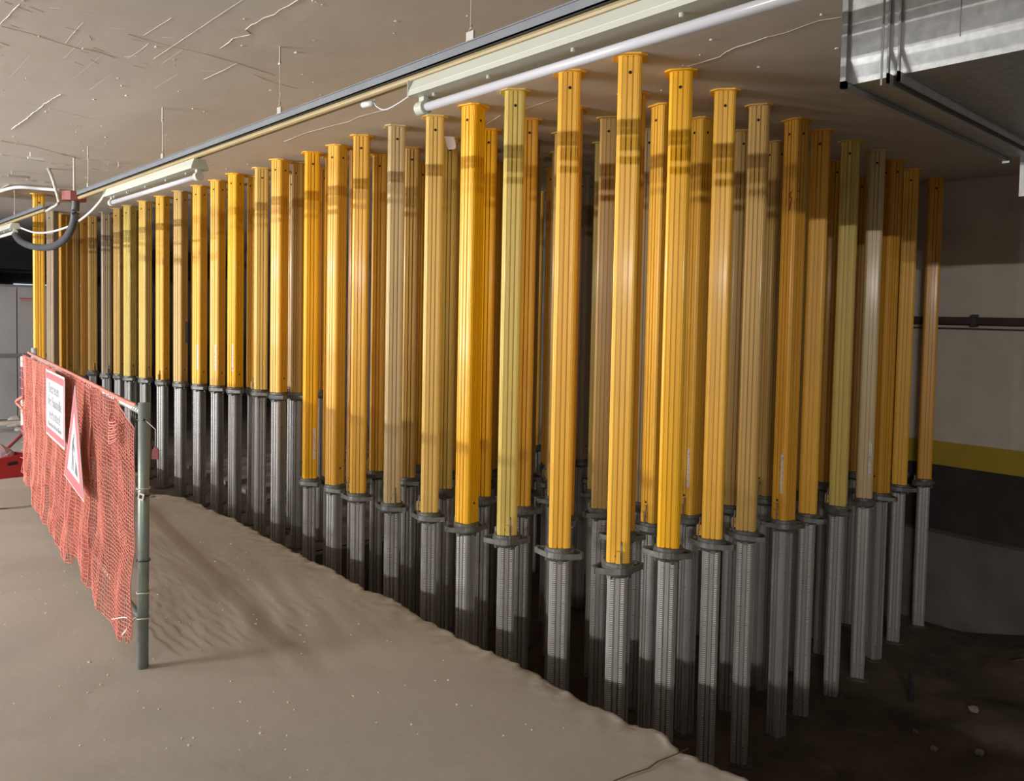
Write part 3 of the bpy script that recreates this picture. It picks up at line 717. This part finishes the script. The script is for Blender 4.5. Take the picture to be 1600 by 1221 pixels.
net = empty('safety_net', fp(0.02, .05), 'torn orange-red plastic mesh net draped over the barrier fence', 'safety net')
def net_top(s):
    if s < .30: return 1.03 + .07 * (s / .30)
    return 1.125 + .012 * n1(s * 5) + .008 * n1(s * 17)
def net_bot(s):
    b_ = .075 + .035 * n1(s * 2.6, 4) + .02 * n1(s * 9, 2)
    if s < .35: b_ += .04 * (1 - s / .35)
    if s > 3.3: b_ = max(b_, .14 + .25 * max(0, s - 3.6) + .02 * n1(s * 20))
    if 1.05 < s < 1.5: b_ += .05
    return b_
def net_off(s, z, ph):
    fold = .007 * math.sin(s * 13 + ph + 2 * n1(s, ph)) * min(1, s) + .003 * math.sin(s * 33 + ph * 2 + 3 * z) * min(1, s / 1.5) + .020 * noise.noise(Vector((s * 3, z * 4, ph)))
    return .036 + ph * .012 + fold * (.35 + .8 * (1.1 - z)) + .05 * max(0, .5 - z) ** 1.2
def net_sheet(s0, s1, ns, nz, ph, name, th):
    mb = MB(); vs = []
    for i in range(ns + 1):
        s = s0 + (s1 - s0) * i / ns
        tp, bt = net_top(s), net_bot(s) + ph * .03
        for k in range(nz + 1):
            v = k / nz; z = tp + (bt - tp) * v
            js = .012 * noise.noise(Vector((s * 6, z * 7, 7 + ph))) + .03 * noise.noise(Vector((s * 1.6, z * 2, 2 + ph))) * v + .006 * noise.noise(Vector((s * 25, z * 25, ph)))
            jz = .016 * noise.noise(Vector((s * 5, z * 6, 17 + ph))) + .008 * noise.noise(Vector((s * 22, z * 22, 3 + ph)))
            ss = s + js
            if i == ns: ss += .10 * noise.noise(Vector((z * 3, 1, ph))) + (.12 * math.exp(-((z - .74) / .09) ** 2)) - .05 * max(0, .6 - z)
            if i == 0: ss = max(.0, s + .01 * noise.noise(Vector((0, z * 12, ph))))
            vs.append(tuple(fp(ss, z + (jz if 0 < k < nz else jz * .5), net_off(s, z, ph))))
    m_ = nz + 1; fs = []
    for i in range(ns):
        for k in range(nz):
            s = s0 + (s1 - s0) * (i + .5) / ns; z = 1 - k / nz
            hole = (2.28 < s < 2.52 and .02 < z < .26 and ph > 0) or (z < .03 and random.random() < .15)
            if not hole: fs.append((i * m_ + k, (i + 1) * m_ + k, (i + 1) * m_ + k + 1, i * m_ + k + 1))
    mb.add(vs, fs); o = fbuild(mb, name, M['net'], net, smooth=False)
    wf = o.modifiers.new('strands', 'WIREFRAME'); wf.thickness = th; wf.use_even_offset = False; wf.use_replace = True; wf.use_boundary = True
    return o
net_sheet(0.0, 3.82, 112, 56, 0.0, 'net_front_layer', .0056)
net_sheet(0.9, 3.75, 80, 46, 1.0, 'net_back_layer', .0052)
mb = MB(); mb.tube(smooth_path([fp(.12, 1.11, .0), fp(.3, 1.125, .03), fp(.9, 1.135, .03), fp(1.5, 1.14, .028), fp(2.4, 1.15, .03), fp(3.2, 1.155, .03), fp(3.6, 1.16, .03)], 8), .009, 6); fbuild(mb, 'hem_cord', M['net'], net)
mb = MB()
for a in range(9):   # knotted bunch near the post
    mb.tube(smooth_path([fp(.30 + .02 * math.sin(a * 2), 1.06 - .012 * a, .06 + .01 * math.cos(a)), fp(.24, 1.03 - .012 * a, .085), fp(.15 + .015 * math.cos(a * 3), 1.04 - .01 * a, .07)], 4), .0035, 5)
fbuild(mb, 'bunched_strands', M['net'], net)
mb = MB(); mb.tube(smooth_path([fp(3.76, .80, .05), fp(3.92, .76, .07), fp(4.03, .73, .07), fp(3.9, .70, .05), fp(3.8, .68, .04)], 6), .012, 6)
for a in range(12):
    z = .3 + .07 * a; mb.tube([fp(3.78, z, .04), fp(3.84 + .05 * random.random(), z + random.uniform(-.03, .03), .06)], .003, 5)
fbuild(mb, 'torn_corner', M['net'], net)
for z, m_, lab in ((1.066, 'tie', 1), (.775, 'tie_white', 0), (.745, 'tie', 1), (.467, 'tie', 0), (.331, 'tie_white', 0), (.222, 'tie_white', 0)):
    mb = MB(); n = 18; mb.tube([fp(0.0, z) + FD * (.0262 * math.cos(2 * PI * k / n)) + FN * (.0262 * math.sin(2 * PI * k / n)) + Vector((0, 0, .002 * math.sin(k))) for k in range(n + 1)], .0026, 5)
    if z == 1.066: mb.tube([fp(-.026, z, .0), fp(-.045, z + .003, .01)], .005, 5)
    fbuild(mb, 'cable_tie', M[m_], net)
mb = MB(); mb.tube([fp(.0, .225, .028), fp(.09, .205, .06), fp(.19, .17, .085)], .0028, 5); mb.tube([fp(.02, .22, .03), fp(.06, .16, .05), fp(.10, .125, .06)], .006, 5); fbuild(mb, 'loose_tie_end', M['tie_white'], net)
for a, (k1, k2) in enumerate(((.045, 1.1), (.085, 1.1), (.12, 1.11))):
    mb = MB(); mb.tube([fp(k1, 1.075, .0) , fp(k1, 1.10, .019), fp(k1, 1.118, 0), fp(k1, 1.10, -.019)], .002, 5); mb.tube([fp(k1, 1.09, .018), fp(k1 + .004, 1.045, .02)], .002, 5); fbuild(mb, 'cable_tie', M['tie'], net)
tg = empty('white_tag', fp(-.05, .75, .02), 'small white square tag tied to the near barrier post', 'tag')
mb = MB(); mb.box(-.013, .013, -.002, .002, -.016, .016); o = mb.build('tag_plate', M['tie_white'], tg); o.rotation_euler = (.2, .35, .7)
mb = MB(); mb.box(-.006, .006, -.0032, .0032, -.008, .008); o2 = mb.build('tag_window', M['tie'], tg); o2.rotation_euler = (.2, .35, .7)
rd = empty('reflector_tag', fp(-.075, .93, -.03), 'small dark red tag dangling behind the near barrier post', 'tag')
mb = MB(); mb.prism([(-.016, -.025), (.014, -.025), (.016, .014), (.0, .03), (-.013, .014)], -.003, .003, Matrix.Rotation(PI / 2, 3, 'X') @ Matrix.Rotation(0, 3, 'Z'))
o = mb.build('tag_plate', M['pole_red'], rd); o.rotation_euler.z = .7
mb = MB(); mb.tube([(0, 0, .025), (0, 0, .10), Vector(fp(-.03, 1.066, 0)) - Vector(rd.location)], .0015, 5); mb.build('string', M['wire'], rd)
# signs: local frame x along the fence towards the camera's right, y up, z out
def sign_frame(o, s, z):
    X = -FD; Z = FN; Y = Vector((0, 0, 1)); m_ = Matrix.Identity(4)
    for i in range(3): m_[i][0] = X[i]; m_[i][1] = Y[i]; m_[i][2] = Z[i]
    m_.translation = fp(s, z, .098); o.matrix_world = m_
    return o
def plate(parent, pts, z0, z1, name, mt):
    mb = MB(); mb.prism(pts, z0, z1); o = mb.build(name, mt, parent); return o
sg = empty('warning_notice', (0, 0, 0), 'white rectangular notice with red bands and faded German text on the net', 'sign')
sign_frame(sg, 1.70, .94); hw, hh = .355, .20
plate(sg, [(-hw, -hh), (hw, -hh), (hw, hh), (-hw, hh)], 0, .003, 'backing', M['sign_white'])
plate(sg, [(-hw + .012, -hh + .012), (hw - .012, -hh + .012), (hw - .012, hh - .012), (-hw + .012, hh - .012)], .003, .0036, 'red_frame', M['sign_red'])
plate(sg, [(-hw + .028, -hh + .052), (hw - .028, -hh + .052), (hw - .028, hh - .052), (-hw + .028, hh - .052)], .0036, .0042, 'white_field', M['sign_white'])
def text(parent, body, size, x, y, z, mt, name='lettering', xs=1.0):
    cu = bpy.data.curves.new('t', 'FONT'); cu.body = body; cu.size = size; cu.align_x = 'CENTER'; cu.align_y = 'CENTER'; cu.extrude = .0006; cu.offset = .0008
    o = bpy.data.objects.new('t', cu); C.objects.link(o)
    dg = bpy.context.evaluated_depsgraph_get(); me = bpy.data.meshes.new_from_object(o.evaluated_get(dg)); bpy.data.objects.remove(o)
    me.materials.clear(); me.materials.append(mt)
    r = bpy.data.objects.new(name, me); C.objects.link(r); r.parent = parent; r.location = (x, y, z); r.scale.x = xs
    return r
text(sg, 'Betreten', .088, -.03, .098, .0048, M['sign_text'], xs=1.25)
text(sg, 'der Baustelle', .088, 0, .02, .0048, M['sign_text'], xs=1.12)
text(sg, 'verboten!', .088, 0, -.058, .0048, M['sign_text'], xs=1.25)
text(sg, 'Eltern haften für ihre Kinder', .040, 0, -.118, .0048, M['sign_text'], xs=1.1)
ts = empty('roadworks_sign', (0, 0, 0), 'triangular red-bordered roadworks sign with digging figure, hung on the net', 'sign')
sign_frame(ts, 1.06, .60); ts.rotation_euler.rotate_axis('Z', 0.0)
def tri(r, zc=0): return [(-.315 * r, -.02 + (1 - r) * .18), (.315 * r, -.035 + (1 - r) * .18 + .0), (.032 * r, .53 - (1 - r) * .36)]
def tri2(ins):
    c = Vector((.01, .155)); out = []
    for p in ((-.310, 0.0), (.295, -.03), (.046, .527)):
        q = Vector(p); out.append(tuple(c + (q - c) * ins))
    return out
plate(ts, tri2(1.0), 0, .003, 'backing', M['sign_white'])
plate(ts, tri2(.965), .003, .0036, 'red_border', M['sign_red'])
plate(ts, tri2(.62), .0036, .0042, 'white_edge', M['sign_white'])
plate(ts, tri2(.57), .0042, .0048, 'white_field', M['sign_white'])
mb = MB()
def poly(pts): mb.prism(pts, .0048, .0056)
poly([(.030 + .010 * math.cos(2 * PI * k / 12) , .262 + .013 * math.sin(2 * PI * k / 12)) for k in range(12)])
poly([(-.022, .155), (-.002, .165), (.030, .245), (.018, .255), (-.010, .235), (-.030, .19)])
poly([(-.028, .165), (-.006, .168), (-.010, .115), (-.030, .078), (-.050, .078), (-.030, .118)])
poly([(-.012, .170), (.006, .160), (.022, .115), (.022, .078), (.006, .078), (.004, .112)])
poly([(.012, .235), (.024, .222), (.058, .190), (.054, .180), (.010, .205)])
poly([(-.01, .215), (.0, .205), (.098, .115), (.092, .108)])
poly([(.060, .075), (.140, .062), (.118, .105), (.092, .135), (.072, .115)])
mb.build('digging_figure', M['sign_black'], ts)

# ------------------------------------------------------------------ far left odds and ends
CX, CY = -8.14, 1.30
cr = empty('plastic_crate', (CX, CY, 0.0), 'red plastic crate on the floor at the left frame edge', 'crate', rz=.45)
mb = MB(); a, b_, h = .20, .15, .21
for x0, x1, y0, y1 in ((-a, a, -b_, -b_ + .006), (-a, a, b_ - .006, b_), (-a, -a + .006, -b_, b_), (a - .006, a, -b_, b_)): mb.box(x0, x1, y0, y1, .01, h)
mb.box(-a, a, -b_, b_, 0, .01); mb.build('box', M['crate'], cr)
mb = MB()
for z in (.0, .185): mb.box(-a - .008, a + .008, -b_ - .008, -b_, z, z + .022); mb.box(-a - .008, a + .008, b_, b_ + .008, z, z + .022); mb.box(a, a + .008, -b_, b_, z, z + .022); mb.box(-a - .008, -a, -b_, b_, z, z + .022)
mb.build('rim', M['crate'], cr)
mb = MB(); mb.box(a, a + .003, -.045, .045, .13, .16); mb.build('hand_hole', M['tie'], cr)
mb = MB(); mb.box(-.05, .05, -b_ - .003, -b_, .13, .16); mb.build('hand_hole', M['tie'], cr)
n = 14
vs = []
for i in range(7):
    r = .17 * (1 - (i / 6) ** 2) + .003; z = .19 + .12 * (i / 6)
    for k in range(n): vs.append((CX + r * math.cos(2 * PI * k / n) * (1 + .2 * noise.noise(Vector((k, i, 0)))), CY + .75 * r * math.sin(2 * PI * k / n), z + .02 * noise.noise(Vector((k * .7, i * .9, 4)))))
mb = MB(); mb.add(vs, [(i * n + k, i * n + (k + 1) % n, (i + 1) * n + (k + 1) % n, (i + 1) * n + k) for i in range(6) for k in range(n)] + [tuple(range(6 * n, 7 * n))])
tag(mb.build('cloth_bundle', M['rag']), 'mauve cloth bundle heaped in the red crate', 'cloth')
bp_ = empty('barrier_pole', (-8.97, 1.665, 0), 'red and white striped pole on dark red tripod feet behind the net', 'barrier pole')
mb = MB(); z = .30; bands = [(.24, .34, 1), (.34, .62, 0), (.62, .92, 1), (.92, 1.02, 0)]
for z0, z1, c_ in bands:
    mb.cur = c_; mb.tube([(0, 0, z0), (0, 0, z1)], .032, 14)
mb.build('pole', [M['pole_white'], M['pole_red']], bp_)
for a in (4.15, 4.9, 2.4, 0.6):
    mb = MB(); mb.tube([(0, 0, .27), (.26 * math.cos(a), .26 * math.sin(a), .03)], .016, 8); mb.tube([(.26 * math.cos(a), .26 * math.sin(a), .025), (.05 * math.cos(a), .05 * math.sin(a), .02)], .016, 8); mb.build('leg', M['pole_red'], bp_)
# rubble and a scrap of timber in front of the hoarding
for i, (x, y, s, lb) in enumerate(((-11.45, 2.05, .13, 'largest pale concrete lump against the foot of the grey hoarding'), (-11.0, 2.0, .07, 'fist-sized concrete lump in front of the timber offcut'), (-10.45, 1.98, .07, 'pale lump nearest the barrier pole on the yard floor'))):
    mb = MB(); bm = bmesh.new(); bmesh.ops.create_icosphere(bm, subdivisions=2, radius=s)
    for v in bm.verts: v.co *= 1 + .35 * noise.noise(v.co * 9 + Vector((i, 0, 0))); v.co.z *= .6
    me = bpy.data.meshes.new('rubble_lump'); bm.to_mesh(me); bm.free(); me.materials.append(M['rubble'])
    o = bpy.data.objects.new('rubble_lump', me); C.objects.link(o); o.location = (x, y, s * .4)
    tag(o, lb, 'rubble', 'rubble before the hoarding')
pl = MB(); pl.box(-.5, .5, -.06, .06, 0, .05); tag(pl.build('timber_offcut', M['wood'], loc=(-10.9, 2.05, .09), rz=1.3), 'weathered timber offcut lying on rubble by the grey hoarding', 'timber')
# planks on the upper pit floor between the props
for i, x in enumerate((-6.98, -7.47, -7.96, -8.48, -9.02, -9.56)):
    mb = MB(); mb.box(-.09, .09, 0, 2.6 + .1 * (i % 2), 0, .05)
    tag(mb.build('scaffold_plank', M['wood'], loc=(x, 3.45, PITU + .003), rz=0), 'grey weathered plank on the pit floor behind the left props, %s from the right' % ORD[i + 1], 'plank', 'planks on the pit floor')
# sticks and stones on the dark pit floor at right
for (x, y, h, lx, ly, lab) in ((-1.98, 5.45, .20, -.02, .02, 'dark upright stub'), (-1.72, 6.5, .06, .25, .1, 'thin dark rod lying')):
    zz = PIT + pitf(x, y)
    mb = MB(); mb.tube([(x, y, zz - .02), (x + lx / 2, y + ly / 2, zz + h * .6), (x + lx, y + ly, zz + h)], [.022, .017, .010], 7)
    tag(mb.build('iron_stub' if h > .1 else 'iron_rod', M['tie']), lab + ' on the bare dirt of the pit at right', 'metal rod')
for i, (x, y, s, lb) in enumerate(((-1.62, 5.50, .035, 'pale stone furthest right on the pit dirt mound'), (-1.66, 4.95, .025, 'small stone at the bottom frame edge of the pit dirt'), (-1.45, 5.05, .03, 'stone on the near mound at lower right'), (-1.80, 5.05, .018, 'tiny stone left of the other stones on the pit dirt'))):
    bm = bmesh.new(); bmesh.ops.create_icosphere(bm, subdivisions=1, radius=s)
    for v in bm.verts: v.co *= 1 + .3 * noise.noise(v.co * 40 + Vector((i, 0, 0))); v.co.z *= .7
    me = bpy.data.meshes.new('stone'); bm.to_mesh(me); bm.free(); me.materials.append(M['pit_upper'])
    o = bpy.data.objects.new('stone', me); C.objects.link(o); o.location = (x, y, PIT + pitf(x, y) + s * .35)
    tag(o, lb, 'stone', 'stones on the pit dirt')

# small anchors left in the ceiling at upper left
for i, (x, y, lx, ly, lb) in enumerate(((-7.0, 1.35, .0, .09, 'stub of pale conduit sticking from the ceiling at upper left'), (-8.1, 1.42, .0, .14, 'metal clip bar on the far left ceiling above the bent pipe'), (-6.9, 1.95, .0, .04, 'small hooked anchor in the ceiling above the long rail end'))):
    t = MB(); t.tube([(x, y, CEIL), (x, y, CEIL - .05)], .004, 6); t.tube([(x, y - ly * .2, CEIL - .045), (x + lx, y + ly, CEIL - .04)], .011 if i < 2 else .004, 7)
    tag(t.build('ceiling_anchor', M['wire'] if i else M['cable_white']), lb, 'anchor')
